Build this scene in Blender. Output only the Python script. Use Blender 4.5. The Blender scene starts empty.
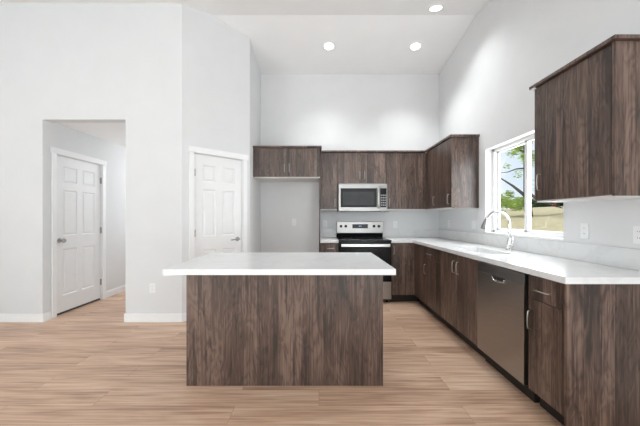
import bpy, bmesh, math, random
from mathutils import Matrix, Vector
random.seed(7)
S = bpy.context.scene
C = S.collection

# ------------------------------------------------------------------ camera, world, sun, area lights, exposure
F_PX, CX, CY, CAM_H = 299.2, 318.93, 217.26, 1.247
cam_d = bpy.data.cameras.new('camera')
cam_d.sensor_width = 36.0
cam_d.lens = 36.0 * F_PX / 640.0
cam_d.shift_x = (320.0 - CX) / 640.0
cam_d.shift_y = (CY - 213.0) / 640.0
cam_d.clip_start = 0.05
cam = bpy.data.objects.new('camera', cam_d)
C.objects.link(cam)
cam.location = (0, 0, CAM_H)
cam.rotation_euler = (math.pi / 2, 0, 0)
S.camera = cam

S.view_settings.view_transform = 'Standard'
S.view_settings.look = 'None'
S.view_settings.gamma = 1.0
S.view_settings.use_curve_mapping = False
S.view_settings.exposure = 0.19

W = bpy.data.worlds.new('sky')
S.world = W
W.use_nodes = True
nt = W.node_tree
nt.nodes.clear()
wo = nt.nodes.new('ShaderNodeOutputWorld')
bg = nt.nodes.new('ShaderNodeBackground')
tc = nt.nodes.new('ShaderNodeTexCoord')
nz = nt.nodes.new('ShaderNodeTexNoise')
nz.inputs['Scale'].default_value = 2.5
nz.inputs['Detail'].default_value = 5
rp = nt.nodes.new('ShaderNodeValToRGB')
rp.color_ramp.elements[0].position = 0.40
rp.color_ramp.elements[0].color = (0.62, 0.77, 0.90, 1)
rp.color_ramp.elements[1].position = 0.62
rp.color_ramp.elements[1].color = (0.90, 0.94, 0.97, 1)
nt.links.new(tc.outputs['Generated'], nz.inputs['Vector'])
nt.links.new(nz.outputs['Fac'], rp.inputs['Fac'])
nt.links.new(rp.outputs['Color'], bg.inputs['Color'])
bg.inputs['Strength'].default_value = 0.97
nt.links.new(bg.outputs['Background'], wo.inputs['Surface'])

def lamp(name, kind, loc, rot, energy, color=(1, 1, 1), **kw):
    d = bpy.data.lights.new(name, kind)
    d.energy = energy
    d.color = color
    for k, v in kw.items():
        setattr(d, k, v)
    o = bpy.data.objects.new(name, d)
    C.objects.link(o)
    o.location = loc
    o.rotation_euler = rot
    return o

R = math.radians
lamp('sun', 'SUN', (8, 20, 20), (R(-38), R(-12), 0), 2.8, (1.0, 0.96, 0.9), angle=R(1.0))
# added fill lights in place of unseen windows, then daylight through the sink window
lamp('fill_rear', 'AREA', (-1.6, -4.85, 1.0), (R(118), 0, 0), 55, (0.88, 0.95, 1.0), shape='RECTANGLE', size=5.0, size_y=2.0)
lamp('fill_left', 'AREA', (-5.1, -2.3, 0.8), (R(155), 0, R(-90)), 225, (0.85, 0.95, 1.0), shape='RECTANGLE', size=3.2, size_y=2.0)
lamp('fill_right', 'AREA', (1.92, -2.4, 0.8), (R(155), 0, R(90)), 255, (0.85, 0.95, 1.0), shape='RECTANGLE', size=2.6, size_y=1.4)
lamp('daylight_sink', 'AREA', (2.30, 3.035, 1.60), (R(90), 0, R(90)), 23, (0.95, 0.98, 1.0), shape='RECTANGLE', size=1.1, size_y=0.95)

# ------------------------------------------------------------------ materials
def new_mat(name):
    m = bpy.data.materials.new(name)
    m.use_nodes = True
    return m, m.node_tree, m.node_tree.nodes['Principled BSDF']

def srgb(r, g, b):
    def f(c):
        c /= 255.0
        return c / 12.92 if c <= 0.04045 else ((c + 0.055) / 1.055) ** 2.4
    return (f(r), f(g), f(b), 1)

def plain(name, col, rough=0.5, metal=0.0, spec=0.5, var=0.0, scale=20.0, stretch=None, coat=0.0):
    m, t, p = new_mat(name)
    p.inputs['Roughness'].default_value = rough
    p.inputs['Metallic'].default_value = metal
    p.inputs['Specular IOR Level'].default_value = spec
    p.inputs['Coat Weight'].default_value = coat
    co = t.nodes.new('ShaderNodeTexCoord')
    mp = t.nodes.new('ShaderNodeMapping')
    if stretch:
        mp.inputs['Scale'].default_value = stretch
    n = t.nodes.new('ShaderNodeTexNoise')
    n.inputs['Scale'].default_value = scale
    n.inputs['Detail'].default_value = 3
    r = t.nodes.new('ShaderNodeValToRGB')
    r.color_ramp.elements[0].position = 0.3
    r.color_ramp.elements[1].position = 0.7
    r.color_ramp.elements[0].color = tuple(c * (1 - var) for c in col[:3]) + (1,)
    r.color_ramp.elements[1].color = tuple(min(1, c * (1 + var)) for c in col[:3]) + (1,)
    t.links.new(co.outputs['Object'], mp.inputs['Vector'])
    t.links.new(mp.outputs['Vector'], n.inputs['Vector'])
    t.links.new(n.outputs['Fac'], r.inputs['Fac'])
    t.links.new(r.outputs['Color'], p.inputs['Base Color'])
    return m

def emit(name, col, strength):
    m, t, p = new_mat(name)
    p.inputs['Base Color'].default_value = col
    p.inputs['Emission Color'].default_value = col
    p.inputs['Emission Strength'].default_value = strength
    return m

def wood(name, dark, mid, light, rough=0.45, spec=0.5):
    """walnut laminate: vertical boards of different tone, streaks along z and cathedral figure"""
    m, t, p = new_mat(name)
    N, L = t.nodes.new, t.links.new
    def math_(op, a, b=None, c=None):
        n = N('ShaderNodeMath'); n.operation = op
        for i, v in enumerate((a, b, c)):
            if v is None: continue
            if isinstance(v, (int, float)): n.inputs[i].default_value = v
            else: L(v, n.inputs[i])
        return n.outputs[0]
    co = N('ShaderNodeTexCoord')
    oi = N('ShaderNodeObjectInfo')
    sx = N('ShaderNodeSeparateXYZ'); L(co.outputs['Object'], sx.inputs[0])
    off = math_('MULTIPLY', oi.outputs['Random'], 37.0)
    u = math_('ADD', math_('ADD', sx.outputs[0], sx.outputs[1]), off)
    z = math_('ADD', sx.outputs[2], off)
    # boards
    cb0 = N('ShaderNodeCombineXYZ'); L(math_('MULTIPLY', u, 5.0), cb0.inputs[0])
    wob = N('ShaderNodeTexNoise'); wob.inputs['Scale'].default_value = 1.0; L(cb0.outputs[0], wob.inputs['Vector'])
    bu = math_('FLOOR', math_('DIVIDE', math_('ADD', u, math_('MULTIPLY', wob.outputs['Fac'], 0.16)), 0.085))
    wn = N('ShaderNodeTexWhiteNoise'); wn.noise_dimensions = '1D'; L(bu, wn.inputs['W'])
    board = wn.outputs['Value']
    # fine streaks
    cb = N('ShaderNodeCombineXYZ'); L(math_('MULTIPLY', u, 120.0), cb.inputs[0]); L(math_('MULTIPLY', z, 2.2), cb.inputs[1]); L(math_('MULTIPLY', board, 9.0), cb.inputs[2])
    st = N('ShaderNodeTexNoise'); st.inputs['Scale'].default_value = 1.0; st.inputs['Detail'].default_value = 4; L(cb.outputs[0], st.inputs['Vector'])
    # broad figure: contour lines of a stretched noise give cathedrals and knots
    cf = N('ShaderNodeCombineXYZ'); L(math_('MULTIPLY', u, 9.0), cf.inputs[0]); L(math_('MULTIPLY', z, 2.0), cf.inputs[1]); L(math_('MULTIPLY', board, 17.0), cf.inputs[2])
    fg = N('ShaderNodeTexNoise'); fg.inputs['Scale'].default_value = 1.0; fg.inputs['Detail'].default_value = 2.5; fg.inputs['Distortion'].default_value = 0.6; L(cf.outputs[0], fg.inputs['Vector'])
    ring = math_('SINE', math_('MULTIPLY', fg.outputs['Fac'], 62.0))
    ring = math_('POWER', math_('MULTIPLY_ADD', ring, 0.5, 0.5), 0.5)
    cs = N('ShaderNodeCombineXYZ'); L(math_('MULTIPLY', u, 7.0), cs.inputs[0]); L(math_('MULTIPLY', z, 1.3), cs.inputs[1]); L(math_('MULTIPLY', board, 5.0), cs.inputs[2])
    big = N('ShaderNodeTexNoise'); big.inputs['Scale'].default_value = 1.0; big.inputs['Detail'].default_value = 2; L(cs.outputs[0], big.inputs['Vector'])
    v = math_('ADD', math_('MULTIPLY', board, 0.14), math_('MULTIPLY', st.outputs['Fac'], 0.46))
    v = math_('ADD', v, math_('MULTIPLY', ring, 0.10))
    v = math_('ADD', v, math_('MULTIPLY', big.outputs['Fac'], 0.42))
    cv = N('ShaderNodeCombineXYZ'); L(math_('MULTIPLY', u, 30.0), cv.inputs[0]); L(math_('MULTIPLY', z, 1.5), cv.inputs[1]); L(math_('MULTIPLY', board, 3.0), cv.inputs[2])
    vn = N('ShaderNodeTexNoise'); vn.inputs['Scale'].default_value = 1.0; vn.inputs['Detail'].default_value = 3; vn.inputs['Distortion'].default_value = 0.9; L(cv.outputs[0], vn.inputs['Vector'])
    mr = N('ShaderNodeMapRange'); mr.inputs['From Min'].default_value = 0.54; mr.inputs['From Max'].default_value = 0.70; L(vn.outputs['Fac'], mr.inputs['Value'])
    v = math_('SUBTRACT', v, math_('MULTIPLY', mr.outputs[0], 0.22))
    # darker knot patches and cathedral swirls
    ck = N('ShaderNodeCombineXYZ'); L(math_('MULTIPLY', u, 15.0), ck.inputs[0]); L(math_('MULTIPLY', z, 3.2), ck.inputs[1]); L(math_('MULTIPLY', board, 6.0), ck.inputs[2])
    kn = N('ShaderNodeTexNoise'); kn.inputs['Scale'].default_value = 1.0; kn.inputs['Detail'].default_value = 4; kn.inputs['Distortion'].default_value = 1.8; L(ck.outputs[0], kn.inputs['Vector'])
    mk = N('ShaderNodeMapRange'); mk.inputs['From Min'].default_value = 0.55; mk.inputs['From Max'].default_value = 0.70; L(kn.outputs['Fac'], mk.inputs['Value'])
    v = math_('SUBTRACT', v, math_('MULTIPLY', mk.outputs[0], 0.17))
    v = math_('SUBTRACT', v, 0.045)
    rmp = N('ShaderNodeValToRGB')
    e = rmp.color_ramp.elements
    e[0].position = 0.32; e[0].color = dark
    e[1].position = 0.72; e[1].color = light
    mm = e.new(0.5); mm.color = mid
    L(v, rmp.inputs['Fac'])
    L(rmp.outputs['Color'], p.inputs['Base Color'])
    p.inputs['Roughness'].default_value = rough
    p.inputs['Specular IOR Level'].default_value = spec
    bmp = N('ShaderNodeBump'); bmp.inputs['Strength'].default_value = 0.06; bmp.inputs['Distance'].default_value = 0.002
    L(st.outputs['Fac'], bmp.inputs['Height']); L(bmp.outputs['Normal'], p.inputs['Normal'])
    return m

def floor_mat():
    m, t, p = new_mat('floor planks')
    N, L = t.nodes.new, t.links.new
    co = N('ShaderNodeTexCoord')
    br = N('ShaderNodeTexBrick')
    br.offset = 0.37; br.offset_frequency = 2
    br.inputs['Color1'].default_value = (0, 0, 0, 1); br.inputs['Color2'].default_value = (1, 1, 1, 1)
    br.inputs['Mortar'].default_value = (0.5, 0.5, 0.5, 1)
    br.inputs['Scale'].default_value = 1.0
    br.inputs['Mortar Size'].default_value = 0.0012
    br.inputs['Mortar Smooth'].default_value = 0.1
    br.inputs['Brick Width'].default_value = 1.5
    br.inputs['Row Height'].default_value = 0.18
    L(co.outputs['Object'], br.inputs['Vector'])
    sep = N('ShaderNodeSeparateColor'); L(br.outputs['Color'], sep.inputs[0])
    sx = N('ShaderNodeSeparateXYZ'); L(co.outputs['Object'], sx.inputs[0])
    def cmb(a, b):
        c = N('ShaderNodeCombineXYZ')
        ma = N('ShaderNodeMath'); ma.operation = 'MULTIPLY'; L(sx.outputs[0], ma.inputs[0]); ma.inputs[1].default_value = a
        mb = N('ShaderNodeMath'); mb.operation = 'MULTIPLY'; L(sx.outputs[1], mb.inputs[0]); mb.inputs[1].default_value = b
        mc = N('ShaderNodeMath'); mc.operation = 'MULTIPLY'; L(sep.outputs[0], mc.inputs[0]); mc.inputs[1].default_value = 21.0
        L(ma.outputs[0], c.inputs[0]); L(mb.outputs[0], c.inputs[1]); L(mc.outputs[0], c.inputs[2])
        return c.outputs[0]
    n1 = N('ShaderNodeTexNoise'); n1.inputs['Scale'].default_value = 1; n1.inputs['Detail'].default_value = 4; L(cmb(2.2, 60), n1.inputs['Vector'])
    n2 = N('ShaderNodeTexNoise'); n2.inputs['Scale'].default_value = 1; n2.inputs['Detail'].default_value = 3; n2.inputs['Distortion'].default_value = 0.7; L(cmb(1.5, 9), n2.inputs['Vector'])
    def mul(a, k):
        x = N('ShaderNodeMath'); x.operation = 'MULTIPLY'; L(a, x.inputs[0]); x.inputs[1].default_value = k; return x.outputs[0]
    def add(a, b):
        x = N('ShaderNodeMath'); x.operation = 'ADD'; L(a, x.inputs[0]); L(b, x.inputs[1]); return x.outputs[0]
    v = add(add(mul(sep.outputs[0], 0.11), mul(n1.outputs['Fac'], 0.51)), mul(n2.outputs['Fac'], 0.44))
    r = N('ShaderNodeValToRGB'); e = r.color_ramp.elements
    e[0].position = 0.34; e[0].color = srgb(156, 121, 99)
    e[1].position = 0.74; e[1].color = srgb(232, 205, 180)
    q = e.new(0.53); q.color = srgb(203, 168, 142)
    L(v, r.inputs['Fac'])
    mx = N('ShaderNodeMix'); mx.data_type = 'RGBA'; mx.blend_type = 'MULTIPLY'
    L(r.outputs['Color'], mx.inputs[6]); mx.inputs[7].default_value = (0.55, 0.5, 0.46, 1)
    L(br.outputs['Fac'], mx.inputs[0])
    L(mx.outputs[2], p.inputs['Base Color'])
    p.inputs['Roughness'].default_value = 0.42
    p.inputs['Specular IOR Level'].default_value = 0.45
    return m

def quartz():
    m, t, p = new_mat('white quartz')
    N, L = t.nodes.new, t.links.new
    co = N('ShaderNodeTexCoord')
    n = N('ShaderNodeTexNoise'); n.inputs['Scale'].default_value = 1.6; n.inputs['Detail'].default_value = 7; n.inputs['Distortion'].default_value = 1.3
    L(co.outputs['Object'], n.inputs['Vector'])
    r = N('ShaderNodeValToRGB'); e = r.color_ramp.elements
    e[0].position = 0.46; e[0].color = (0.79, 0.79, 0.79, 1)
    e[1].position = 0.54; e[1].color = (0.79, 0.79, 0.79, 1)
    k = e.new(0.5); k.color = (0.75, 0.748, 0.742, 1)
    L(n.outputs['Fac'], r.inputs['Fac']); L(r.outputs['Color'], p.inputs['Base Color'])
    p.inputs['Roughness'].default_value = 0.22
    return m

M_WALL = plain('wall paint', (0.77, 0.772, 0.775, 1), 0.85, spec=0.2, var=0.012, scale=4)
M_CEIL = plain('ceiling paint', (0.93, 0.93, 0.93, 1), 0.9, spec=0.1, var=0.01, scale=3)
M_TRIM = plain('trim paint', (0.92, 0.92, 0.92, 1), 0.4, var=0.01, scale=9)
M_DOOR = plain('door paint', (0.88, 0.88, 0.88, 1), 0.4, var=0.01, scale=9)
M_FLOOR = floor_mat()
M_WOOD = wood('walnut laminate', srgb(42, 30, 24), srgb(83, 63, 53), srgb(130, 107, 95), 0.40, 0.75)
M_WHITE = plain('white melamine', (0.82, 0.81, 0.79, 1), 0.5, var=0.01, scale=9)
M_DARK = plain('toe kick black', srgb(28, 22, 19), 0.6, var=0.15, scale=12)
M_QUARTZ = quartz()
M_STEEL = plain('brushed stainless', (0.36, 0.348, 0.335, 1), 0.30, 1.0, var=0.06, scale=6, stretch=(1, 1, 60))
M_STEELD = plain('dark brushed steel', (0.27, 0.27, 0.275, 1), 0.32, 1.0, var=0.06, scale=6, stretch=(1, 1, 60))
M_STEELB = plain('bright stainless', (0.80, 0.79, 0.77, 1), 0.28, 1.0, var=0.03, scale=6)
M_NICKEL = plain('satin nickel', (0.46, 0.45, 0.43, 1), 0.34, 1.0, var=0.03, scale=40)
M_CHROME = plain('chrome', (0.78, 0.78, 0.79, 1), 0.10, 1.0, var=0.02, scale=30)
M_BLACK = plain('black enamel', (0.010, 0.010, 0.011, 1), 0.22, spec=0.22, var=0.1, scale=10)
M_GLASSB = plain('black oven glass', (0.010, 0.010, 0.011, 1), 0.10, spec=0.25, var=0.1, scale=10)
M_GREYGL = plain('grey microwave screen', (0.034, 0.035, 0.036, 1), 0.2, spec=0.3, var=0.1, scale=10)
M_PLATE = plain('white plastic', (0.88, 0.88, 0.88, 1), 0.35, var=0.01, scale=20)
M_SLOT = plain('dark slot', (0.05, 0.05, 0.05, 1), 0.6, var=0.1, scale=20)
M_VINYL = plain('white vinyl', (0.92, 0.92, 0.92, 1), 0.35, var=0.01, scale=9)
M_HANDLE_LIGHT = plain('hinge metal', (0.42, 0.41, 0.40, 1), 0.35, 1.0, var=0.05, scale=40)
M_BULB = emit('lamp lens', (1, 0.985, 0.96, 1), 6.0)
M_LCD = emit('display digits', (0.35, 0.55, 1.0, 1), 1.2)
M_GRASS = plain('dry grass', srgb(176, 167, 138), 0.95, spec=0.05, var=0.10, scale=3.0)
M_BARK = plain('bark', srgb(72, 66, 64), 0.9, var=0.25, scale=14, stretch=(3, 3, 0.6))
def leafy(m):
    t = m.node_tree; p = t.nodes['Principled BSDF']
    tr = t.nodes.new('ShaderNodeBsdfTranslucent'); mx = t.nodes.new('ShaderNodeMixShader'); mx.inputs[0].default_value = 0.5
    t.links.new(p.inputs['Base Color'].links[0].from_socket, tr.inputs['Color'])
    t.links.new(p.outputs[0], mx.inputs[1]); t.links.new(tr.outputs[0], mx.inputs[2])
    t.links.new(mx.outputs[0], t.nodes['Material Output'].inputs['Surface'])
    return m
M_LEAF = plain('leaves', srgb(168, 190, 104), 0.6, var=0.35, scale=2.2)
M_LEAFD = plain('dark leaves', srgb(76, 98, 62), 0.7, var=0.35, scale=2.0)
M_LEAFO = plain('orange leaves', srgb(196, 104, 58), 0.7, var=0.25, scale=2.0)
for m_ in (M_LEAF, M_LEAFD, M_LEAFO): leafy(m_)
mg, tg, pg = new_mat('window glass')
pg.inputs['Base Color'].default_value = (1, 1, 1, 1)
_tr = tg.nodes.new('ShaderNodeBsdfTransparent'); _gl = tg.nodes.new('ShaderNodeBsdfGlossy'); _gl.inputs['Roughness'].default_value = 0.02
_mx = tg.nodes.new('ShaderNodeMixShader'); _mx.inputs[0].default_value = 0.02
tg.links.new(_tr.outputs[0], _mx.inputs[1]); tg.links.new(_gl.outputs[0], _mx.inputs[2])
tg.links.new(_mx.outputs[0], tg.nodes['Material Output'].inputs['Surface'])
M_GLASS = mg

# ------------------------------------------------------------------ helpers
I4 = Matrix.Identity(4)
def frame(origin, s, o):
    """s = direction along the face, o = direction out of the face"""
    s, o = Vector(s).normalized(), Vector(o).normalized()
    m = Matrix(((s.x, o.x, 0, origin[0]), (s.y, o.y, 0, origin[1]), (0, 0, 1, origin[2]), (0, 0, 0, 1)))
    return m

def box(bm, a0, a1, b0, b1, c0, c1, m=I4, bev=0.0):
    t = bmesh.new()
    vs = [t.verts.new((x, y, z)) for x in (a0, a1) for y in (b0, b1) for z in (c0, c1)]
    for f in ((0, 1, 3, 2), (4, 6, 7, 5), (0, 4, 5, 1), (2, 3, 7, 6), (0, 2, 6, 4), (1, 5, 7, 3)):
        t.faces.new([vs[i] for i in f])
    if bev:
        bmesh.ops.bevel(t, geom=t.edges[:], offset=bev, segments=2, affect='EDGES', profile=0.5)
    merge(bm, t, m)

def merge(bm, t, m=I4):
    mp = {}
    for v in t.verts:
        mp[v] = bm.verts.new(m @ v.co)
    for f in t.faces:
        try:
            nf = bm.faces.new([mp[v] for v in f.verts]); nf.smooth = f.smooth
        except ValueError:
            pass
    t.free()

def tube(bm, pts, rad, m=I4, seg=10, cap=True):
    """round tube through pts; rad a number or a list"""
    pts = [Vector(p) for p in pts]
    rs = rad if isinstance(rad, (list, tuple)) else [rad] * len(pts)
    t = bmesh.new(); rings = []
    up = None
    for i, p in enumerate(pts):
        d = (pts[min(i + 1, len(pts) - 1)] - pts[max(i - 1, 0)]).normalized()
        if up is None:
            up = d.orthogonal().normalized()
        up = (up - d * up.dot(d)).normalized()
        w = d.cross(up)
        rings.append([t.verts.new(p + (up * math.cos(2 * math.pi * k / seg) + w * math.sin(2 * math.pi * k / seg)) * rs[i]) for k in range(seg)])
    for a, b in zip(rings, rings[1:]):
        for k in range(seg):
            f = t.faces.new((a[k], a[(k + 1) % seg], b[(k + 1) % seg], b[k])); f.smooth = True
    if cap:
        t.faces.new(rings[0][::-1]); t.faces.new(rings[-1])
    merge(bm, t, m)

def cyl(bm, p0, p1, r0, r1=None, m=I4, seg=20):
    tube(bm, [p0, p1], [r0, r0 if r1 is None else r1], m, seg)

def root_of(o):
    while o.parent: o = o.parent
    return o

def obj(name, bm, mat, parent=None, origin=(0, 0, 0)):
    """link bm (world coordinates) as ONE mesh object"""
    bmesh.ops.recalc_face_normals(bm, faces=bm.faces[:])
    org = Vector(root_of(parent).location) if parent else Vector(origin)
    for v in bm.verts: v.co -= org
    me = bpy.data.meshes.new(name); bm.to_mesh(me); bm.free()
    me.materials.append(mat)
    o = bpy.data.objects.new(name, me); C.objects.link(o)
    if parent: o.parent = parent
    else: o.location = org
    return o

def thing(name, label, cat, loc=(0, 0, 0), group=None):
    o = bpy.data.objects.new(name, None); C.objects.link(o)
    o.location = loc; o.empty_display_size = 0.1
    o['label'] = label; o['category'] = cat
    if group: o['group'] = group
    return o

def struct(name, bm, mat, label=None, origin=(0, 0, 0)):
    o = obj(name, bm, mat, None, origin); o['kind'] = 'structure'
    if label: o['label'] = label
    return o

def struct_empty(name, label, loc):
    o = bpy.data.objects.new(name, None); C.objects.link(o); o.location = loc
    o['kind'] = 'structure'; o['label'] = label
    return o

def cells(bm, xs, ys, z0, z1, keep):
    """slab made of grid cells (x, y); keep(i, j) says which cells exist"""
    nx, ny = len(xs) - 1, len(ys) - 1
    t = bmesh.new(); vt = {}
    def V(i, j, k):
        if (i, j, k) not in vt: vt[(i, j, k)] = t.verts.new((xs[i], ys[j], (z0, z1)[k]))
        return vt[(i, j, k)]
    ok = lambda i, j: 0 <= i < nx and 0 <= j < ny and keep(i, j)
    for i in range(nx):
        for j in range(ny):
            if not ok(i, j): continue
            t.faces.new((V(i, j, 1), V(i + 1, j, 1), V(i + 1, j + 1, 1), V(i, j + 1, 1)))
            t.faces.new((V(i, j, 0), V(i, j + 1, 0), V(i + 1, j + 1, 0), V(i + 1, j, 0)))
            for (di, dj, a, b) in ((-1, 0, (i, j), (i, j + 1)), (1, 0, (i + 1, j), (i + 1, j + 1)), (0, -1, (i, j), (i + 1, j)), (0, 1, (i, j + 1), (i + 1, j + 1))):
                if not ok(i + di, j + dj):
                    t.faces.new((V(*a, 0), V(*b, 0), V(*b, 1), V(*a, 1)))
    bmesh.ops.recalc_face_normals(t, faces=t.faces[:])
    bmesh.ops.dissolve_limit(t, angle_limit=0.01, verts=t.verts[:], edges=t.edges[:])
    merge(bm, t)

# ------------------------------------------------------------------ the room
XL, XR = -5.2, 2.01          # far left and right wall faces
YF, YB, YR = 3.562, 5.0, -5.0   # left-hand wall, back wall, rear wall
RIDGE_Y, RIDGE_Z, SL = 3.83, 3.835, 0.1667
TOP = 3.95
def ceil_z(y): return RIDGE_Z - SL * abs(y - RIDGE_Y)
A = Vector((-1.63, YF)); AX = -0.975; BY = YF + (AX - A.x)   # diagonal pantry wall A -> (AX, BY)
HX0, HX1, HTOP, HY1 = -3.29, -2.302, 2.411, 6.6             # hall

bm = bmesh.new(); box(bm, XL - .15, 2.16, YR - .15, 6.8, -0.12, 0.0); struct('floor', bm, M_FLOOR)

bm = bmesh.new()
def slope(bm, y0, y1, x0, x1, th=0.12):
    t = bmesh.new()
    v = [t.verts.new((x, y, ceil_z(y) + dz)) for x in (x0, x1) for y in (y0, y1) for dz in (0, th)]
    for f in ((0, 1, 3, 2), (4, 6, 7, 5), (0, 4, 5, 1), (2, 3, 7, 6), (0, 2, 6, 4), (1, 5, 7, 3)):
        t.faces.new([v[i] for i in f])
    merge(bm, t)
slope(bm, YR - .1, RIDGE_Y, XL - .1, 2.12); slope(bm, RIDGE_Y, YB + .1, XL - .1, 2.12)
struct('ceiling', bm, M_CEIL)

bm = bmesh.new()
box(bm, XL - .1, HX0, YF, YF + .12, 0, TOP); box(bm, HX1, A.x, YF, YF + .12, 0, TOP); box(bm, HX0, HX1, YF, YF + .12, HTOP, TOP)
struct('wall_left', bm, M_WALL)

DG = frame((A.x, A.y, 0), (1, 1, 0), (1, -1, 0))            # s along the diagonal, o into the room
DL = (BY - A.y) * math.sqrt(2)
DS0, DS1 = 0.152, 0.806                                       # pantry door slab
bm = bmesh.new()
box(bm, 0, DS0 - .012, -.12, 0, 0, TOP, DG); box(bm, DS1 + .012, DL, -.12, 0, 0, TOP, DG)
box(bm, DS0 - .012, DS1 + .012, -.12, 0, 2.045, TOP, DG); box(bm, DS0 - .02, DS1 + .02, -.16, -.10, 0, 2.06, DG)  # last box: added back plate that keeps the door niche dark
struct('wall_diagonal', bm, M_WALL)

bm = bmesh.new(); box(bm, AX - .12, AX, BY, YB, 0, TOP); struct('wall_alcove', bm, M_WALL)
bm = bmesh.new(); box(bm, AX - .12, 2.15, YB, YB + .12, 0, TOP); struct('wall_back', bm, M_WALL)

WY0, WY1, WZ0, WZ1 = 2.46, 3.614, 1.062, 2.062                # sink window opening
bm = bmesh.new()
box(bm, XR, XR + .14, YR - .1, WY0, 0, TOP); box(bm, XR, XR + .14, WY1, YB + .1, 0, TOP)
box(bm, XR, XR + .14, WY0, WY1, 0, WZ0); box(bm, XR, XR + .14, WY0, WY1, WZ1, TOP)
struct('wall_right', bm, M_WALL)
bm = bmesh.new(); box(bm, XL - .1, 2.12, YR - .1, YR, 0, TOP); struct('wall_rear', bm, M_WALL)
bm = bmesh.new(); box(bm, XL - .1, XL, YR, YF, 0, TOP); struct('wall_far_left', bm, M_WALL)

# hall
HM = frame((HX0, 0, 0), (0, 1, 0), (1, 0, 0))                # s = y, o into the hall
HS0, HS1 = 3.75, 4.53
bm = bmesh.new()
box(bm, YF + .12, HS0 - .012, -.12, 0, 0, 2.6, HM); box(bm, HS1 + .012, HY1, -.12, 0, 0, 2.6, HM)
box(bm, HS0 - .012, HS1 + .012, -.12, 0, 2.045, 2.6, HM); box(bm, HS0 - .02, HS1 + .02, -.16, -.10, 0, 2.06, HM)  # closing plate behind the hall door, added to shut out light
struct('wall_hall_left', bm, M_WALL)
bm = bmesh.new(); box(bm, HX1, HX1 + .1, YF + .12, HY1, 0, 2.6); struct('wall_hall_right', bm, M_WALL)
bm = bmesh.new(); box(bm, HX0 - .1, HX1 + .1, HY1, HY1 + .1, 0, 2.6); struct('wall_hall_end', bm, M_WALL)
bm = bmesh.new(); box(bm, HX0 - .1, HX1 + .1, YF + .12, HY1 + .1, 2.43, 2.6); struct('ceiling_hall', bm, M_CEIL)

# baseboards
BH, BT = 0.10, 0.013
bm = bmesh.new(); box(bm, XL, HX0 + BT, YF - BT, YF, 0, BH, bev=.003); box(bm, HX0, HX0 + BT, YF, HS0 - .075, 0, BH, bev=.003); struct('baseboard_left', bm, M_TRIM)
bm = bmesh.new(); box(bm, HX1 - BT, A.x + .005, YF - BT, YF, 0, BH, bev=.003); box(bm, HX1 - BT, HX1, YF, HY1, 0, BH, bev=.003); struct('baseboard_middle', bm, M_TRIM)
bm = bmesh.new(); box(bm, HS1 + .075, HY1, 0, BT, 0, BH, HM, bev=.003); struct('baseboard_hall', bm, M_TRIM)
bm = bmesh.new(); box(bm, 0.003, DS0 - .075, 0, BT, 0, BH, DG, bev=.003); box(bm, DS1 + .075, DL, 0, BT, 0, BH, DG, bev=.003); struct('baseboard_diagonal', bm, M_TRIM)
bm = bmesh.new(); box(bm, AX, AX + BT, BY, YB, 0, BH, bev=.003); box(bm, AX, -.002, YB - BT, YB, 0, BH, bev=.003); struct('baseboard_alcove', bm, M_TRIM)

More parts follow.
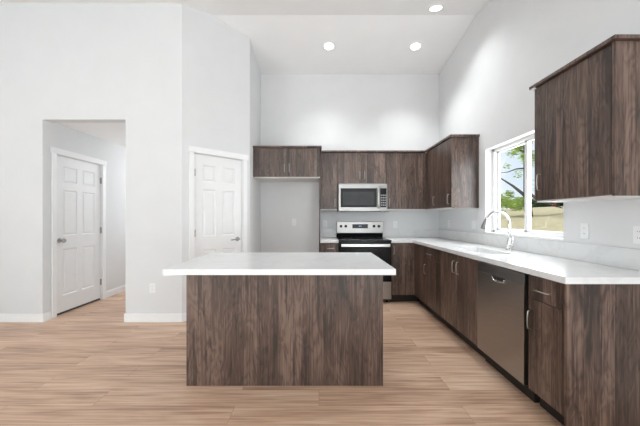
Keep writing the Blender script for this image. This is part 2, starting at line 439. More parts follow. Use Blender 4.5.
# ------------------------------------------------------------------ six panel doors
def six_panel_door(name, label, m, s0, s1, hinge_low, knob, gap_shade=False):
    base = m @ Vector(((s0 + s1) / 2, -.04, 0))
    root = struct_empty(name, label, base)
    w = s1 - s0
    # slab with moulded panels
    t = bmesh.new()
    e = 0.105 if w < .7 else 0.115; mid = 0.09
    pw = (w - 2 * e - mid) / 2
    xs = [s0, s0 + e, s0 + e + pw, s0 + e + pw + mid, s1 - e, s1]
    zs = [0.028, 0.235, 0.835, 1.005, 1.600, 1.695, 1.905, 2.032]
    o1, o0 = -.018, -.053
    g = [[t.verts.new((x, o1, z)) for z in zs] for x in xs]
    panels = []
    for i in range(5):
        for j in range(7):
            f = t.faces.new((g[i][j], g[i + 1][j], g[i + 1][j + 1], g[i][j + 1]))
            if i in (1, 3) and j in (1, 3, 5): panels.append(f)
    bk = [[t.verts.new((x, o0, z)) for z in (zs[0], zs[-1])] for x in (s0, s1)]
    t.faces.new((bk[0][0], bk[0][1], bk[1][1], bk[1][0]))
    t.faces.new([g[i][0] for i in range(6)] + [bk[1][0], bk[0][0]])
    t.faces.new([g[i][-1] for i in range(6)] + [bk[1][1], bk[0][1]])
    t.faces.new([g[0][j] for j in range(8)] + [bk[0][1], bk[0][0]])
    t.faces.new([g[-1][j] for j in range(8)] + [bk[1][1], bk[1][0]])
    bmesh.ops.recalc_face_normals(t, faces=t.faces[:])
    bmesh.ops.inset_individual(t, faces=panels, thickness=0.016, depth=-0.010)
    bmesh.ops.inset_individual(t, faces=panels, thickness=0.010, depth=0.0)
    bmesh.ops.inset_individual(t, faces=panels, thickness=0.022, depth=0.006)
    bm = bmesh.new(); merge(bm, t, m)
    slab = obj('door_slab', bm, M_DOOR, root)
    if gap_shade:  # dark strip added as the shade in the gap below the slab
        bm = bmesh.new(); box(bm, s0 + .004, s1 - .004, -.050, -.022, .002, .0278, m); w_ = obj('gap_shade_strip', bm, M_SLOT, root); w_['label'] = 'dark strip painted in as the shaded gap under the door'
    # jamb and casing
    bm = bmesh.new()
    box(bm, s0 - .012, s0 - .003, -.12, 0, 0, 2.045, m); box(bm, s1 + .003, s1 + .012, -.12, 0, 0, 2.045, m); box(bm, s0 - .012, s1 + .012, -.12, 0, 2.036, 2.045, m)
    obj('jamb', bm, M_TRIM, root)
    bm = bmesh.new()
    box(bm, s0 - .072, s0 - .010, 0, .017, 0, 2.040, m, bev=.003); box(bm, s1 + .010, s1 + .072, 0, .017, 0, 2.040, m, bev=.003)
    box(bm, s0 - .086, s1 + .086, 0, .022, 2.040, 2.112, m, bev=.003)
    obj('casing', bm, M_TRIM, root)
    hs = s0 if hinge_low else s1
    for hz in (0.27, 1.05, 1.80):
        bm = bmesh.new()
        cyl(bm, (hs, -.008, hz - .045), (hs, -.008, hz + .045), .008, m=m, seg=10)
        box(bm, hs - .014, hs + .014, -.016, -.012, hz - .045, hz + .045, m)
        h = obj('hinge', bm, M_HANDLE_LIGHT, root); h['label'] = 'dark metal hinge'
    ks = s1 - .062 if hinge_low else s0 + .062
    bm = bmesh.new()
    cyl(bm, (ks, o1, .95), (ks, o1 + .010, .95), .032, .028, m); cyl(bm, (ks, o1 + .010, .95), (ks, o1 + .045, .95), .011, m=m)
    if knob:
        tube(bm, [(ks, o1 + .040, .95), (ks, o1 + .048, .95), (ks, o1 + .060, .95), (ks, o1 + .072, .95), (ks, o1 + .079, .95)], [.014, .025, .029, .024, .010], m, 16)
        h = obj('door_knob', bm, M_HANDLE_LIGHT, root); h['label'] = 'round brushed metal knob'
    else:
        d = -1 if hinge_low else 1
        tube(bm, [(ks + .005 * -d, o1 + .045, .95), (ks + .03 * d, o1 + .05, .953), (ks + .075 * d, o1 + .05, .950), (ks + .115 * d, o1 + .046, .944)], [.011, .010, .009, .008], m, 12)
        h = obj('door_lever', bm, M_HANDLE_LIGHT, root); h['label'] = 'metal lever handle'
    return root

six_panel_door('door_1', 'white six panel hall door with round knob', HM, HS0, HS1, False, True, True)
six_panel_door('door_2', 'white six panel door with lever on the angled wall', DG, DS0, DS1, True, False)

# ------------------------------------------------------------------ sink window
win = struct_empty('window_1', 'white framed sliding window above the sink', (XR + .09, (WY0 + WY1) / 2, WZ0))
bm = bmesh.new()
fx0, fx1 = XR + .085, XR + .138
wm = (WY0 + WY1) / 2
box(bm, fx0, fx1, WY0, WY0 + .05, WZ0, WZ1, bev=.004); box(bm, fx0, fx1, WY1 - .05, WY1, WZ0, WZ1, bev=.004)
box(bm, fx0, fx1, WY0, WY1, WZ0, WZ0 + .035, bev=.004); box(bm, fx0, fx1, WY0, WY1, WZ1 - .035, WZ1, bev=.004)
obj('window_frame', bm, M_VINYL, win)
for (a, b, dx) in ((WY0 + .045, wm + .022, 0.006), (wm - .022, WY1 - .045, 0.026)):
    bm = bmesh.new(); q = .042
    x0, x1 = fx0 + dx, fx0 + dx + .02; z0, z1 = WZ0 + .03, WZ1 - .03
    box(bm, x0, x1, a, a + q, z0, z1, bev=.003); box(bm, x0, x1, b - q, b, z0, z1, bev=.003); box(bm, x0, x1, a, b, z0, z0 + q * .6, bev=.003); box(bm, x0, x1, a, b, z1 - q * .6, z1, bev=.003)
    sash = obj('sash', bm, M_VINYL, win)
    bm = bmesh.new(); box(bm, x0 + .008, x0 + .012, a + q - .002, b - q + .002, z0 + q * .6 - .002, z1 - q * .6 + .002)
    obj('pane', bm, M_GLASS, sash)
bm = bmesh.new(); box(bm, XR - .006, fx0, WY0 + .001, WY1 - .001, WZ0 - .012, WZ0 + .008, bev=.003)
obj('window_sill', bm, M_TRIM, win)

# ------------------------------------------------------------------ cabinets
def pull(bm, m, s, z, vertical, length=.120):
    """bowed bar pull standing off the face o=0"""
    h = length / 2
    prof = [(-h, 0.0), (-h, .016), (-h * .92, .024), (-h * .5, .027), (0, .0275), (h * .5, .027), (h * .92, .024), (h, .016), (h, 0.0)]
    pts = [(s, o, z + d) if vertical else (s + d, o, z) for d, o in prof]
    tube(bm, pts, .0042, m, 10)

def cabinet(name, label, cat, m, s0, s1, depth, z0, z1, fronts, toe=None, crown=None, white_bottom=False, extra=(), group=None, cin=0.0):
    """front face at o = 0, doors 19 mm thick; fronts: (kind, s0, s1, z0, z1, handle) with handle = (s, z, vertical)"""
    base = m @ Vector(((s0 + s1) / 2, -depth / 2, 0 if toe else z0))
    root = thing(name, label, cat, base, group)
    bm = bmesh.new(); box(bm, s0 + cin, s1, -depth, -.0205, z0, z1, m)
    obj('carcass', bm, M_WOOD, root)
    for (kind, a, b, c, d, hd) in fronts:
        bm = bmesh.new(); box(bm, a + .0016, b - .0016, -.0195, 0, c, d, m, bev=.0012)
        f = obj(kind, bm, M_WOOD, root)
        if hd:
            bm = bmesh.new(); pull(bm, m, *hd); h = obj('handle', bm, M_NICKEL, f); h['label'] = 'satin metal bar pull'
    if toe:
        bm = bmesh.new(); box(bm, s0, s1, -depth, -.075, 0, z0, m); obj('toe_kick', bm, M_DARK, root)
    if white_bottom:
        bm = bmesh.new(); box(bm, s0 + .001 + cin, s1 - .001, -depth, -.021, z0 - .012, z0 - .0005, m); u = obj('underside', bm, M_WHITE, root); u['label'] = 'white cabinet underside'
    if crown:
        zc, ov, lo, hi = crown
        bm = bmesh.new(); box(bm, s0 - lo, s1 + hi, -depth, ov, z1 + .001, zc, m, bev=.002); obj('crown', bm, M_WOOD, root)
    for (nm, a, b, o0, o1, c, d) in extra:
        bm = bmesh.new(); box(bm, a, b, o0, o1, c, d, m, bev=.001); obj(nm, bm, M_WOOD, root)
    return root

BF = 4.362; UF = 4.655; RF = 1.390; RU = 1.665
FB = frame((0, BF, 0), (1, 0, 0), (0, -1, 0))
FU = frame((0, UF, 0), (1, 0, 0), (0, -1, 0))
FRF = frame((0, 4.42, 0), (1, 0, 0), (0, -1, 0))
FR = frame((RF, 0, 0), (0, 1, 0), (-1, 0, 0))
FRU = frame((RU, 0, 0), (0, 1, 0), (-1, 0, 0))
BZ0, BZ1 = 0.11, 0.8755
DZ0, DZ1 = 0.115, 0.866
UZ0 = 1.375
g = .002
UD, BD = YB - UF - g, YB - BF - g
RUD, RBD = XR - RU - g, XR - RF - g

# over the fridge space, with its tall side panel
c = cabinet('fridge_cabinet', 'short walnut two door wall cabinet over the empty fridge space', 'cabinet', FRF, AX + .003, .018, YB - 4.42 - g, 1.845, 2.272,
        [('door', AX + .006, -.472, 1.848, 2.268, (-.508, 1.975, True)), ('door', -.472, .016, 1.848, 2.268, (-.436, 1.975, True))],
        crown=(2.300, .022, 0, .022), white_bottom=True)
bm = bmesh.new(); box(bm, 0.0, .018, 4.442, YB - g, 0.0, 1.832, bev=.001)
t_ = obj('fridge_side_panel', bm, M_WOOD, None, (.009, 4.7, 0)); t_['label'] = 'tall thin walnut panel standing right of the empty fridge space'; t_['category'] = 'panel'

MX0, MX1 = .288, 1.052
cabinet('wall_cabinet', 'narrow single door walnut wall cabinet left of the microwave', 'cabinet', FU, .0205, MX0 - .001, UD, UZ0, 2.255,
        [('door', .021, MX0 - .001, UZ0 + .003, 2.25, (MX0 - .04, UZ0 + .10, True))], crown=(2.283, .022, -.022, 0), white_bottom=True)
cabinet('wall_cabinet', 'short two door walnut wall cabinet directly above the microwave', 'cabinet', FU, MX0, MX1, UD, 1.775, 2.255,
        [('door', MX0, .67, 1.778, 2.25, (.632, 1.90, True)), ('door', .67, MX1, 1.778, 2.25, (.708, 1.90, True))], crown=(2.283, .022, 0, 0))
cabinet('wall_cabinet', 'single door walnut wall cabinet right of the microwave in the corner', 'cabinet', FU, MX1 + .001, RU - .001, UD, UZ0, 2.255,
        [('door', MX1 + .001, RU - .05, UZ0 + .003, 2.25, (MX1 + .04, UZ0 + .10, True))], crown=(2.283, .022, 0, 0), white_bottom=True,
        extra=[('filler', RU - .05, RU - .002, -.0195, 0, UZ0 + .003, 2.25)])
cabinet('wall_cabinet', 'two door walnut wall cabinet on right wall between corner and window', 'cabinet', FRU, 3.757, YB - g, RUD, UZ0, 2.255,
        [('door', 3.7555, 4.245, UZ0 + .003, 2.25, (3.822, UZ0 + .105, True)), ('door', 4.245, 4.60, UZ0 + .003, 2.25, (4.30, UZ0 + .105, True))],
        crown=(2.283, .022, .022, -.37), white_bottom=True, cin=.0195,
        extra=[('end_panel', 3.757, 3.776, -RUD, -.0205, UZ0 - .012, 2.2555), ('filler', 4.60, 4.654, -.0195, 0, UZ0 + .003, 2.25)])
cabinet('wall_cabinet', 'large single door walnut wall cabinet right of the window, nearest the camera', 'cabinet', FRU, 1.682, 2.314, RUD, UZ0, 2.238,
        [('door', 1.703, 2.312, UZ0 + .003, 2.234, (2.250, UZ0 + .135, True))], crown=(2.262, .024, .024, .024), white_bottom=True, cin=.0195,
        extra=[('end_panel', 1.682, 1.7008, -RUD, .0005, UZ0 - .006, 2.2385)])

# base cabinets
cabinet('base_cabinet', 'narrow walnut base cabinet between fridge panel and stove', 'cabinet', FB, .0205, .286, BD, BZ0, BZ1,
        [('drawer', .0215, .285, .719, DZ1, (.17, .795, False, .10)), ('door', .0215, .285, DZ0, .714, (.25, .60, True))], toe=True)
cabinet('base_cabinet', 'walnut corner base cabinet with one door right of the stove', 'cabinet', FB, 1.055, XR - .004, BD, BZ0, BZ1,
        [('door', 1.057, 1.33, DZ0, DZ1, (1.09, .77, True))], toe=True, extra=[('filler', 1.331, RF - .001, -.0195, 0, DZ0, DZ1)])
cabinet('base_cabinet', 'walnut base cabinet with drawer over door between corner and sink doors', 'cabinet', FR, 3.434, BF - .001 + .0, RBD, BZ0, BZ1,
        [('drawer', 3.436, 3.94, .719, DZ1, (3.75, .785, False)), ('door', 3.436, 3.94, DZ0, .714, (3.885, .575, True))], toe=True,
        extra=[('filler', 3.942, BF - .002, -.0195, 0, DZ0, DZ1)])
SK = thing('sink_cabinet', 'walnut sink base cabinet with two full height doors below the faucet', 'cabinet', (1.70, 3.02, 0))
bm = bmesh.new()
box(bm, 2.608, 2.626, -RBD, -.0205, BZ0, BZ1, FR); box(bm, 3.412, 3.430, -RBD, -.0205, BZ0, BZ1, FR); box(bm, 2.626, 3.412, -RBD, -.0205, BZ0, BZ0 + .018, FR)
box(bm, 2.626, 3.412, -.06, -.0205, BZ1 - .08, BZ1, FR); box(bm, 2.626, 3.412, -RBD, -RBD + .012, BZ0 + .018, .55, FR)
obj('carcass', bm, M_WOOD, SK)
for a, b, h in ((2.608, 3.019, 2.974), (3.019, 3.430, 3.064)):
    bm = bmesh.new(); box(bm, a + .0016, b - .0016, -.0195, 0, DZ0, DZ1, FR, bev=.0012); f = obj('door', bm, M_WOOD, SK)
    bm = bmesh.new(); pull(bm, FR, h, .74, True); h_ = obj('handle', bm, M_NICKEL, f); h_['label'] = 'satin metal bar pull'
bm = bmesh.new(); box(bm, 2.608, 3.430, -RBD, -.075, 0, BZ0 - .0005, FR); obj('toe_kick', bm, M_DARK, SK)
cabinet('base_cabinet', 'narrow walnut base cabinet with drawer over door at the near end beside the dishwasher', 'cabinet', FR, 1.6905, 1.986, RBD, BZ0, BZ1,
        [('drawer', 1.712, 1.985, .719, DZ1, (1.85, .785, False)), ('door', 1.712, 1.985, DZ0, .714, (1.957, .575, True))], toe=True,
        extra=[('filler', 1.6905, 1.711, -.0195, 0, DZ0, DZ1)])
bm = bmesh.new(); box(bm, RF - .004, XR - g, 1.672, 1.690, 0, .8755, bev=.001)
t_ = obj('counter_end_panel', bm, M_WOOD, None, (1.7, 1.681, 0)); t_['label'] = 'wide walnut panel closing the near end of the right counter'; t_['category'] = 'panel'

# ------------------------------------------------------------------ countertops with upstands
SX0, SX1, SY0, SY1 = 1.52, 1.77, 2.70, 3.34
ct = thing('countertop', 'long L-shaped white quartz countertop along the right wall with sink cutout', 'countertop', (1.69, 3.0, .876))
bm = bmesh.new()
xs = [1.0535, 1.368, SX0, SX1, XR - g]; ys = [1.66, SY0, SY1, 4.342, YB - g]
cells(bm, xs, ys, .876, .914, lambda i, j: (j == 3 if i == 0 else not (i == 2 and j == 1)))
obj('slab', bm, M_QUARTZ, ct)
bm = bmesh.new()
box(bm, XR - .020, XR - g, 1.66, YB - g, .9145, 1.048, bev=.0015)
box(bm, 1.0535, XR - .0205, YB - .020, YB - g, .9145, 1.048, bev=.0015)
obj('upstand', bm, M_QUARTZ, ct)
ct = thing('countertop', 'small white quartz countertop between fridge panel and stove', 'countertop', (.15, 4.67, .876))
bm = bmesh.new(); box(bm, .0205, .2865, 4.342, YB - g, .876, .914, bev=.0015); obj('slab', bm, M_QUARTZ, ct)
bm = bmesh.new(); box(bm, .0205, .2865, YB - .020, YB - g, .9145, 1.048, bev=.0015); obj('upstand', bm, M_QUARTZ, ct)

# ------------------------------------------------------------------ sink and faucet
sk = thing('kitchen_sink', 'white undermount sink basin set in the right counter below the faucet', 'sink', ((SX0 + SX1) / 2, (SY0 + SY1) / 2, .68))
bm = bmesh.new(); w = .006
xa, xb, ya, yb = SX0 - .008, SX1 + .008, SY0 - .008, SY1 + .008
box(bm, xa, xa + w, ya, yb, .68, .8755); box(bm, xb - w, xb, ya, yb, .68, .8755); box(bm, xa + w, xb - w, ya, ya + w, .68, .8755); box(bm, xa + w, xb - w, yb - w, yb, .68, .8755)
box(bm, xa, xb, ya, yb, .674, .68)
obj('basin', bm, M_PLATE, sk)
bm = bmesh.new(); cyl(bm, (1.65, 3.06, .6805), (1.65, 3.06, .684), .045); obj('drain', bm, M_CHROME, sk)

FX, FY = 1.922, 3.02
fc = thing('kitchen_faucet', 'chrome gooseneck kitchen faucet standing on the counter before the window', 'faucet', (FX, FY, .914))
bm = bmesh.new()
cyl(bm, (FX, FY, .9145), (FX, FY, .922), .030, .028); tube(bm, [(FX, FY, .922), (FX, FY, .985), (FX, FY, 1.01), (FX, FY, 1.03)], [.024, .023, .018, .014], seg=20)
obj('faucet_body', bm, M_CHROME, fc)
bm = bmesh.new(); ra = .122; zc = 1.180
pts = [(FX, FY, 1.03), (FX, FY, 1.10), (FX, FY, 1.15)]
for k in range(0, 17):
    a = R(160) * k / 16
    pts.append((FX - ra + ra * math.cos(a), FY, zc + ra * math.sin(a)))
tube(bm, pts, .0125, seg=16); obj('neck', bm, M_CHROME, fc)
a = R(160); ex, ez = FX - ra + ra * math.cos(a), zc + ra * math.sin(a); dx, dz = -math.sin(a), math.cos(a)
bm = bmesh.new()
tube(bm, [(ex, FY, ez), (ex + dx * .02, FY, ez + dz * .02), (ex + dx * .08, FY, ez + dz * .08), (ex + dx * .098, FY, ez + dz * .098)], [.0135, .016, .020, .018], seg=16)
obj('spray_head', bm, M_STEELD, fc)
bm = bmesh.new()
cyl(bm, (FX, FY - .018, .962), (FX, FY - .052, .962), .013); tube(bm, [(FX, FY - .045, .960), (FX, FY - .050, .985), (FX - .003, FY - .058, 1.05)], [.008, .007, .005], seg=12)
obj('lever', bm, M_CHROME, fc)

# ------------------------------------------------------------------ range
rg = thing('kitchen_range', 'stainless and black freestanding electric range against the back wall', 'stove', (.67, 4.65, 0))
RX0, RX1 = .2895, 1.0505; RYF = 4.322
bm = bmesh.new(); box(bm, RX0, RX1, RYF + .035, 4.985, .03, .895); obj('body', bm, M_BLACK, rg)
bm = bmesh.new(); box(bm, RX0, RX1, RYF - .005, 4.93, .8955, .917, bev=.004); obj('cooktop', bm, M_BLACK, rg)
for bx_, by_, br_ in ((.48, 4.50, .095), (.86, 4.50, .085), (.48, 4.76, .075), (.86, 4.76, .095)):
    bm = bmesh.new(); cyl(bm, (bx_, by_, .9172), (bx_, by_, .9180), br_, seg=32); obj('burner', bm, M_GREYGL, rg)
bm = bmesh.new()
t = bmesh.new(); pr = [(4.925, .918), (4.905, .985), (4.985, .985), (4.985, .918)]
va = [t.verts.new((RX0 + .002, y, z)) for y, z in pr]; vb = [t.verts.new((RX1 - .002, y, z)) for y, z in pr]
t.faces.new(va); t.faces.new(vb[::-1])
for k in range(4): t.faces.new((va[k], va[(k + 1) % 4], vb[(k + 1) % 4], vb[k]))
merge(bm, t); obj('riser', bm, M_BLACK, rg)
bm = bmesh.new(); box(bm, RX0, RX1, 4.905, 4.988, .9855, 1.175, bev=.006); bg_ = obj('backguard', bm, M_STEEL, rg)
for kx in (.362, .440, .902, .982):
    bm = bmesh.new(); cyl(bm, (kx, 4.9045, 1.10), (kx, 4.885, 1.10), .024, .022); cyl(bm, (kx, 4.885, 1.10), (kx, 4.874, 1.10), .020, .017)
    k_ = obj('knob', bm, M_BLACK, bg_); k_['label'] = 'black round control knob'
bm = bmesh.new(); box(bm, .548, .802, 4.9025, 4.9045, 1.066, 1.134, bev=.0005); ds = obj('display', bm, M_BLACK, bg_); ds['label'] = 'black glass clock display'
def seg_digit(bm, x, z, w, h, on, y):
    t_ = w * .22
    bars = {'a': (x, x + w, z + h - t_, z + h), 'd': (x, x + w, z, z + t_), 'g': (x, x + w, z + h / 2 - t_ / 2, z + h / 2 + t_ / 2),
            'f': (x, x + t_, z + h / 2, z + h), 'b': (x + w - t_, x + w, z + h / 2, z + h), 'e': (x, x + t_, z, z + h / 2), 'c': (x + w - t_, x + w, z, z + h / 2)}
    for k in on: a, b, c_, d = bars[k]; box(bm, a, b, y - .0006, y, c_, d)
bm = bmesh.new(); box(bm, .655, .669, 4.9018, 4.9024, 1.100, 1.104); box(bm, .680, .694, 4.9018, 4.9024, 1.100, 1.104); obj('clock_marks', bm, M_LCD, ds)
bm = bmesh.new(); box(bm, RX0 + .002, RX1 - .002, RYF, RYF + .034, .315, .868, bev=.005); od = obj('oven_door', bm, M_BLACK, rg)
bm = bmesh.new(); box(bm, RX0 + .10, RX1 - .10, RYF - .002, RYF - .0005, .40, .74, bev=.0004); obj('oven_window', bm, M_GLASSB, od)
bm = bmesh.new()
box(bm, RX0 + .03, RX1 - .03, RYF - .052, RYF - .034, .822, .864, bev=.006); box(bm, RX0 + .045, RX0 + .075, RYF - .036, RYF - .0005, .832, .858, bev=.003); box(bm, RX1 - .075, RX1 - .045, RYF - .036, RYF - .0005, .832, .858, bev=.003)
h = obj('oven_handle', bm, M_STEELB, od); h['label'] = 'wide stainless oven handle'
bm = bmesh.new(); box(bm, RX0 + .002, RX1 - .002, RYF, RYF + .034, .062, .311, bev=.005); d_ = obj('storage_drawer', bm, M_STEEL, rg); d_['label'] = 'stainless storage drawer front'
for sx_ in (RX0 + .05, RX1 - .05):
    for sy_ in (4.42, 4.92):
        bm = bmesh.new(); cyl(bm, (sx_, sy_, 0), (sx_, sy_, .031), .018); obj('foot', bm, M_BLACK, rg)

# ------------------------------------------------------------------ microwave
MY = 4.598; MZ0, MZ1 = 1.338, 1.755
mw = thing('microwave_oven', 'stainless over-the-range microwave mounted under the wall cabinets', 'microwave', (.67, 4.79, MZ0))
bm = bmesh.new(); box(bm, MX0 + .014, MX1 - .002, MY + .03, YB - .005, MZ0, MZ1 + .015); obj('body', bm, M_STEELD, mw)
bm = bmesh.new(); box(bm, MX0 + .014, .934, MY, MY + .029, MZ0 + .004, MZ1, bev=.004); dr = obj('door', bm, M_STEEL, mw)
bm = bmesh.new(); box(bm, MX0 + .046, .890, MY - .002, MY - .0003, MZ0 + .062, MZ1 - .062, bev=.0005); bz = obj('door_glass', bm, M_GLASSB, dr); bz['label'] = 'black glass door border'
bm = bmesh.new(); box(bm, MX0 + .080, .850, MY - .0035, MY - .0022, MZ0 + .095, MZ1 - .115, bev=.0004); s_ = obj('window_screen', bm, M_GREYGL, bz); s_['label'] = 'grey see-through mesh window'
bm = bmesh.new()
tube(bm, [(.911, MY - .001, MZ0 + .055), (.911, MY - .028, MZ0 + .062), (.911, MY - .038, MZ0 + .10), (.911, MY - .040, (MZ0 + MZ1) / 2), (.911, MY - .038, MZ1 - .10), (.911, MY - .028, MZ1 - .062), (.911, MY - .001, MZ1 - .055)], .012, seg=12)
h = obj('handle', bm, M_STEELB, dr); h['label'] = 'vertical stainless door handle'
bm = bmesh.new(); box(bm, .936, MX1 - .002, MY, MY + .029, MZ0 + .004, MZ1, bev=.004); cp = obj('control_panel', bm, M_STEEL, mw)
bm = bmesh.new(); box(bm, .942, MX1 - .014, MY - .002, MY - .0003, MZ0 + .062, MZ1 - .062, bev=.0005); kp = obj('keypad', bm, M_BLACK, cp); kp['label'] = 'dark keypad with light keys'
bm = bmesh.new(); box(bm, .950, MX1 - .022, MY - .0035, MY - .0022, MZ1 - .115, MZ1 - .078)
obj('display', bm, M_BLACK, cp)
bm = bmesh.new()
for r_ in range(5):
    for q_ in range(3):
        x_ = .950 + q_ * .029; z_ = MZ0 + .085 + r_ * .038
        box(bm, x_, x_ + .022, MY - .0035, MY - .0022, z_, z_ + .020)
obj('keys', bm, M_STEELD, cp)
bm = bmesh.new()
for k in range(14): box(bm, MX0 + .06 + k * .055, MX0 + .095 + k * .055, MY + .05, MY + .30, MZ0 - .004, MZ0 - .0005)
obj('vent_grille', bm, M_DARK, mw)

# ------------------------------------------------------------------ dishwasher
DW0, DW1 = 2.008, 2.604
dw = thing('dishwasher', 'stainless dishwasher with pocket handle built into the right counter', 'dishwasher', (1.70, 2.297, 0))
bm = bmesh.new(); box(bm, DW0 + .004, DW1 - .004, -RBD, -.022, .10, .868, FR); obj('tub', bm, M_DARK, dw)
# door with a hole for the pocket handle
PS0, PS1, PZ0, PZ1 = 2.215, 2.385, .752, .788
bm = bmesh.new(); t = bmesh.new()
xs_ = [DW0 + .003, PS0, PS1, DW1 - .003]; zs_ = [.118, PZ0, PZ1]
for i in range(3):
    for j in range(2):
        if i == 1 and j == 1: continue
        box(t, xs_[i], xs_[i + 1], -.0205, .012, zs_[j], zs_[j + 1])
bmesh.ops.remove_doubles(t, verts=t.verts[:], dist=1e-5)
merge(bm, t, FR); dd = obj('door', bm, M_STEEL, dw)
bm = bmesh.new(); box(bm, DW0 + .003, DW1 - .003, -.0205, .013, .789, .866, FR, bev=.003); cs = obj('control_strip', bm, M_STEELD, dw); cs['label'] = 'dark steel control strip'
bm = bmesh.new(); box(bm, PS0, PS1, -.0205, -.017, PZ0, PZ1, FR); pk = obj('handle_pocket', bm, M_SLOT, dd); pk['label'] = 'dark recess of the pocket handle'
bm = bmesh.new()
pts = []
for k in range(13):
    a = math.pi * k / 12
    pts.append(((PS0 + PS1) / 2 - .078 * math.cos(a), .014, PZ1 - .008 - .030 * math.sin(a)))
tube(bm, pts, .006, FR, 10); lp = obj('pocket_lip', bm, M_CHROME, dd); lp['label'] = 'bright curved lip of the pocket handle'
for k in range(6):
    bm = bmesh.new(); box(bm, DW1 - .06 - k * .028, DW1 - .046 - k * .028, .0131, .0137, .824, .830, FR); obj('button', bm, M_STEEL, cs)
bm = bmesh.new(); box(bm, DW0 + .003, DW1 - .003, -RBD, -.06, 0, .0995, FR); obj('toe_kick', bm, M_DARK, dw)

# ------------------------------------------------------------------ island
IX0, IX1, IY0, IY1, IP = -1.0, .494, 1.917, 2.834, 2.212
il = thing('kitchen_island', 'walnut panelled kitchen island standing in the middle of the floor', 'island', ((IX0 + IX1) / 2, 2.5, 0))
bm = bmesh.new(); box(bm, IX0 + .040, IX1 - .040, IP + .02, IY1 - .03, .10, .8755); obj('carcass', bm, M_WOOD, il)
bm = bmesh.new(); box(bm, IX0 + .0405, IX1 - .0405, IP + .10, IY1 - .10, 0, .0995); obj('toe_kick', bm, M_DARK, il)
bm = bmesh.new(); box(bm, IX0 + .0385, IX1 - .0385, IP, IP + .0195, 0, .8755, bev=.0008); obj('front_panel', bm, M_WOOD, il)
for a in (IX0 + .020, IX1 - .038):
    bm = bmesh.new(); box(bm, a, a + .018, IP, IY1 - .03, 0, .8755, bev=.0012); obj('side_panel', bm, M_WOOD, il)
FI = frame((0, IY1 - .01, 0), (-1, 0, 0), (0, 1, 0))
for k in range(3):
    a = -.452 + k * .4693
    for nm, z0_, z1_, hd in (('drawer', .719, .866, (a + .235, .79, False)), ('door', .115, .714, (a + .04, .60, True))):
        bm = bmesh.new(); box(bm, a + .0016, a + .4677, -.0195, 0, z0_, z1_, FI, bev=.0012); f = obj(nm, bm, M_WOOD, il)
        bm = bmesh.new(); pull(bm, FI, *hd); obj('handle', bm, M_NICKEL, f)
bm = bmesh.new(); box(bm, IX0, IX1, IY0, IY1, .876, .914, bev=.0015)
t_ = obj('island_countertop', bm, M_QUARTZ, None, ((IX0 + IX1) / 2, 2.37, .876)); t_['label'] = 'white quartz slab overhanging the front of the kitchen island'; t_['category'] = 'countertop'

# ------------------------------------------------------------------ outlets
def outlet(label, m, s, z, gangs=1, switch=False):
    base = m @ Vector((s, 0, z))
    root = thing('wall_outlet' if not switch else 'wall_switch', label, 'outlet' if not switch else 'switch', base, None)
    w = .035 + .023 * (gangs - 1)
    bm = bmesh.new(); box(bm, s - w, s + w, .0005, .006, z - .057, z + .057, m, bev=.002); pl = obj('cover_plate', bm, M_PLATE, root)
    for k in range(gangs):
        sc = s + (k - (gangs - 1) / 2) * .046
        if switch:
            bm = bmesh.new(); box(bm, sc - .016, sc + .016, .0062, .0085, z - .033, z + .033, m, bev=.001); obj('rocker', bm, M_PLATE, root)
        else:
            for dz_ in (-.02, .02):
                bm = bmesh.new(); box(bm, sc - .015, sc + .015, .0062, .0075, z + dz_ - .013, z + dz_ + .013, m, bev=.0006); rc = obj('receptacle', bm, M_PLATE, root)
                bm = bmesh.new()
                for q_ in (-.006, .006): box(bm, sc + q_ - .001, sc + q_ + .001, .0077, .0079, z + dz_ - .003, z + dz_ + .006, m)
                obj('slots', bm, M_SLOT, rc)
FL = frame((0, YF, 0), (1, 0, 0), (0, -1, 0)); FBW = frame((0, YB, 0), (1, 0, 0), (0, -1, 0)); FRW = frame((XR, 0, 0), (0, 1, 0), (-1, 0, 0))
outlet('white wall outlet low on the left wall beside the hall opening', FL, -1.98, .405)
outlet('white wall outlet on the back wall inside the empty fridge space', FBW, -.416, 1.165)
outlet('white wall outlet on the back wall left of the stove', FBW, .10, 1.135)
outlet('white wall outlet on the back wall right of the stove', FBW, 1.272, 1.125)
outlet('single white wall outlet on the right wall near the back corner', FRW, 4.62, 1.145)
outlet('double white wall switch on right wall just left of the window', FRW, 3.87, 1.15, 2, True)
outlet('white wall outlet under the near wall cabinet close to the window', FRW, 2.26, 1.143)
outlet('white wall outlet at the right edge of the photo under the near cabinet', FRW, 1.875, 1.136)

# ------------------------------------------------------------------ recessed lights
def can_light(label, x, y, watts, cone=96):
    z = ceil_z(y)
    tilt = math.atan(SL) * (-1 if y > RIDGE_Y else 1)
    n = Matrix.Translation((x, y, z)) @ Matrix.Rotation(tilt, 4, 'X')
    root = thing('recessed_light', label, 'ceiling light', (x, y, z), 'recessed ceiling lights')
    bm = bmesh.new(); t = bmesh.new(); K = 32
    prof = [(.066, -.003), (.072, -.010), (.084, -.009), (.090, -.001)]
    rings = [[t.verts.new((r_ * math.cos(2 * math.pi * k / K), r_ * math.sin(2 * math.pi * k / K), h_)) for k in range(K)] for r_, h_ in prof]
    for a_, b_ in zip(rings, rings[1:]):
        for k in range(K):
            f = t.faces.new((a_[k], a_[(k + 1) % K], b_[(k + 1) % K], b_[k])); f.smooth = True
    merge(bm, t, n); obj('trim_ring', bm, M_PLATE, root)
    bm = bmesh.new(); cyl(bm, (0, 0, -.001), (0, 0, -.006), .068, .066, n, 32); l = obj('lens', bm, M_BULB, root); l['label'] = 'glowing white lens'
    lo = lamp('lamp', 'SPOT', (0, 0, -.03), (0, 0, 0), watts, (0.96, 0.99, 1.0), spot_size=R(cone), spot_blend=1.0, shadow_soft_size=.06)
    lo.parent = root
    return root
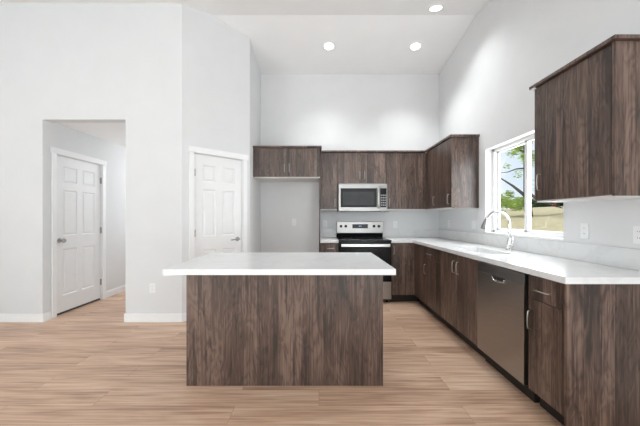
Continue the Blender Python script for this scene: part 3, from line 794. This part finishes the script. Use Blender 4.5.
can_light('left of the two lit recessed lights on the far ceiling slope', .147, 4.365, 76)
can_light('right of the two lit recessed lights on the far ceiling slope', 1.41, 4.37, 76)
can_light('lit recessed light nearest the top edge of the photo', 1.43, 3.66, 58, 125)
hl = lamp('fill_hall', 'AREA', (-2.8, 6.3, 2.0), (R(-60), 0, 0), 19, (.95, .98, 1), shape='RECTANGLE', size=.8, size_y=.6)  # added fill lamp that brightens the hall

# ------------------------------------------------------------------ outside the window
bm = bmesh.new(); t = bmesh.new()
def ground_z(x, y):
    d = max(0.0, min(1.0, (x - 2.3) / 11.0))
    return -0.25 + 2.05 * (d * d * (3 - 2 * d)) + .05 * math.sin(x * .9 + y * .5) * d
gx = [2.16 + i * .9 for i in range(46)]; gy = [-8 + j * 1.6 for j in range(52)]
gv = [[t.verts.new((x, y, ground_z(x, y))) for y in gy] for x in gx]
for i in range(len(gx) - 1):
    for j in range(len(gy) - 1):
        f = t.faces.new((gv[i][j], gv[i + 1][j], gv[i + 1][j + 1], gv[i][j + 1])); f.smooth = True
merge(bm, t); struct('ground', bm, M_GRASS)

def leaves(bm, c, rad, n, size):
    for _ in range(n):
        d = Vector((random.gauss(0, 1), random.gauss(0, 1), random.gauss(0, 1))).normalized() * (random.random() ** .4)
        p = Vector(c) + Vector((d.x * rad[0], d.y * rad[1], d.z * rad[2]))
        q = Matrix.Rotation(random.uniform(0, 6.28), 3, 'Z') @ Matrix.Rotation(random.uniform(-1.2, 1.2), 3, 'X')
        s = size * random.uniform(.6, 1.3)
        vs = [bm.verts.new(p + q @ Vector(v)) for v in ((-s, 0, 0), (0, -s * .45, s * .12), (s, 0, 0), (0, s * .45, s * .12))]
        bm.faces.new((vs[0], vs[1], vs[2])); bm.faces.new((vs[0], vs[2], vs[3]))

def ray(px, py, X):
    """point on the line of sight at distance X to the right: used only to measure the photo"""
    y = X * F_PX / (px - CX)
    return Vector((X, y, CAM_H + (CY - py) * y / F_PX))

X = 9.5
p = lambda px, py, dx=0: ray(px, py, X + dx)
b = p(526, 150); gz = ground_z(b.x, b.y)
tr = thing('leafy_tree', 'green leafy tree with dark bare limbs outside the window', 'tree', (b.x, b.y, gz))
bm = bmesh.new()
tube(bm, [(b.x + .15, b.y, gz - .1), (b.x + .1, b.y + .1, gz + 1.2), (b.x, b.y, b.z), p(524, 120)], [.16, .13, .10, .05], seg=10)
tube(bm, [p(531, 201), p(523, 194), p(513, 186), p(502, 179), p(494, 178)], [.09, .075, .055, .035, .02], seg=8)
tube(bm, [p(527, 168), p(516, 169), p(508, 172), p(500, 173)], [.04, .03, .022, .012], seg=8)
tube(bm, [p(526, 155), p(517, 147), p(510, 143)], [.045, .03, .015], seg=8)
tube(bm, [p(526, 192), p(540, 200), p(552, 205), p(562, 208)], [.08, .05, .04, .02], seg=8)
obj('trunk', bm, M_BARK, tr)
bm = bmesh.new()
for (px, py, r_, n_) in ((520, 146, .42, 220), (513, 152, .32, 110), (524, 138, .45, 180), (527, 158, .32, 150), (507, 166, .16, 20), (518, 174, .22, 28), (506, 200, .42, 190), (514, 204, .36, 170), (521, 206, .30, 130),
                           (500, 207, .34, 130), (510, 194, .22, 60), (498, 196, .26, 40), (538, 160, .5, 120), (545, 185, .5, 120), (526, 110, .8, 260), (505, 120, .6, 120)):
    leaves(bm, p(px, py, random.uniform(-.3, .3)), (r_, r_, r_), n_, .085)
f_ = obj('foliage', bm, M_LEAF, tr); f_['label'] = 'yellow green leaves'

def bush(name, label, cat, px, py, Xd, rx, rz, mat, n, size, trunk=True):
    c_ = ray(px, py, Xd); gz_ = ground_z(c_.x, c_.y)
    root = thing(name, label, cat, (c_.x, c_.y, gz_))
    if trunk:
        bm = bmesh.new(); tube(bm, [(c_.x, c_.y, gz_ - .1), (c_.x + .05, c_.y, (gz_ + c_.z) / 2), (c_.x, c_.y, c_.z + rz * .4)], [.11, .09, .04], seg=8); obj('trunk', bm, M_BARK, root)
    bm = bmesh.new()
    for _ in range(9):
        leaves(bm, c_ + Vector((random.uniform(-.6, .6) * rx, random.uniform(-.6, .6) * rx, random.uniform(-.6, .6) * rz)), (rx * .5, rx * .5, rz * .5), n // 9, size)
    obj('foliage', bm, mat, root)
bush('dark_shrub', 'dark green shrub beyond the lawn seen in the right window pane', 'shrub', 540, 204, 15, .75, .55, M_LEAFD, 900, .13)
bush('orange_shrub', 'small orange shrub beyond the lawn outside the right window pane', 'shrub', 549.5, 206, 17, .45, .40, M_LEAFO, 500, .12)
bush('distant_tree', 'dark green distant tree right of the orange shrub outside', 'tree', 560, 203, 19, 1.0, .9, M_LEAFD, 900, .16)
bush('distant_tree', 'pale green distant tree behind the lawn in the left window pane', 'tree', 511, 203, 24, 2.3, .8, M_LEAF, 1400, .22)
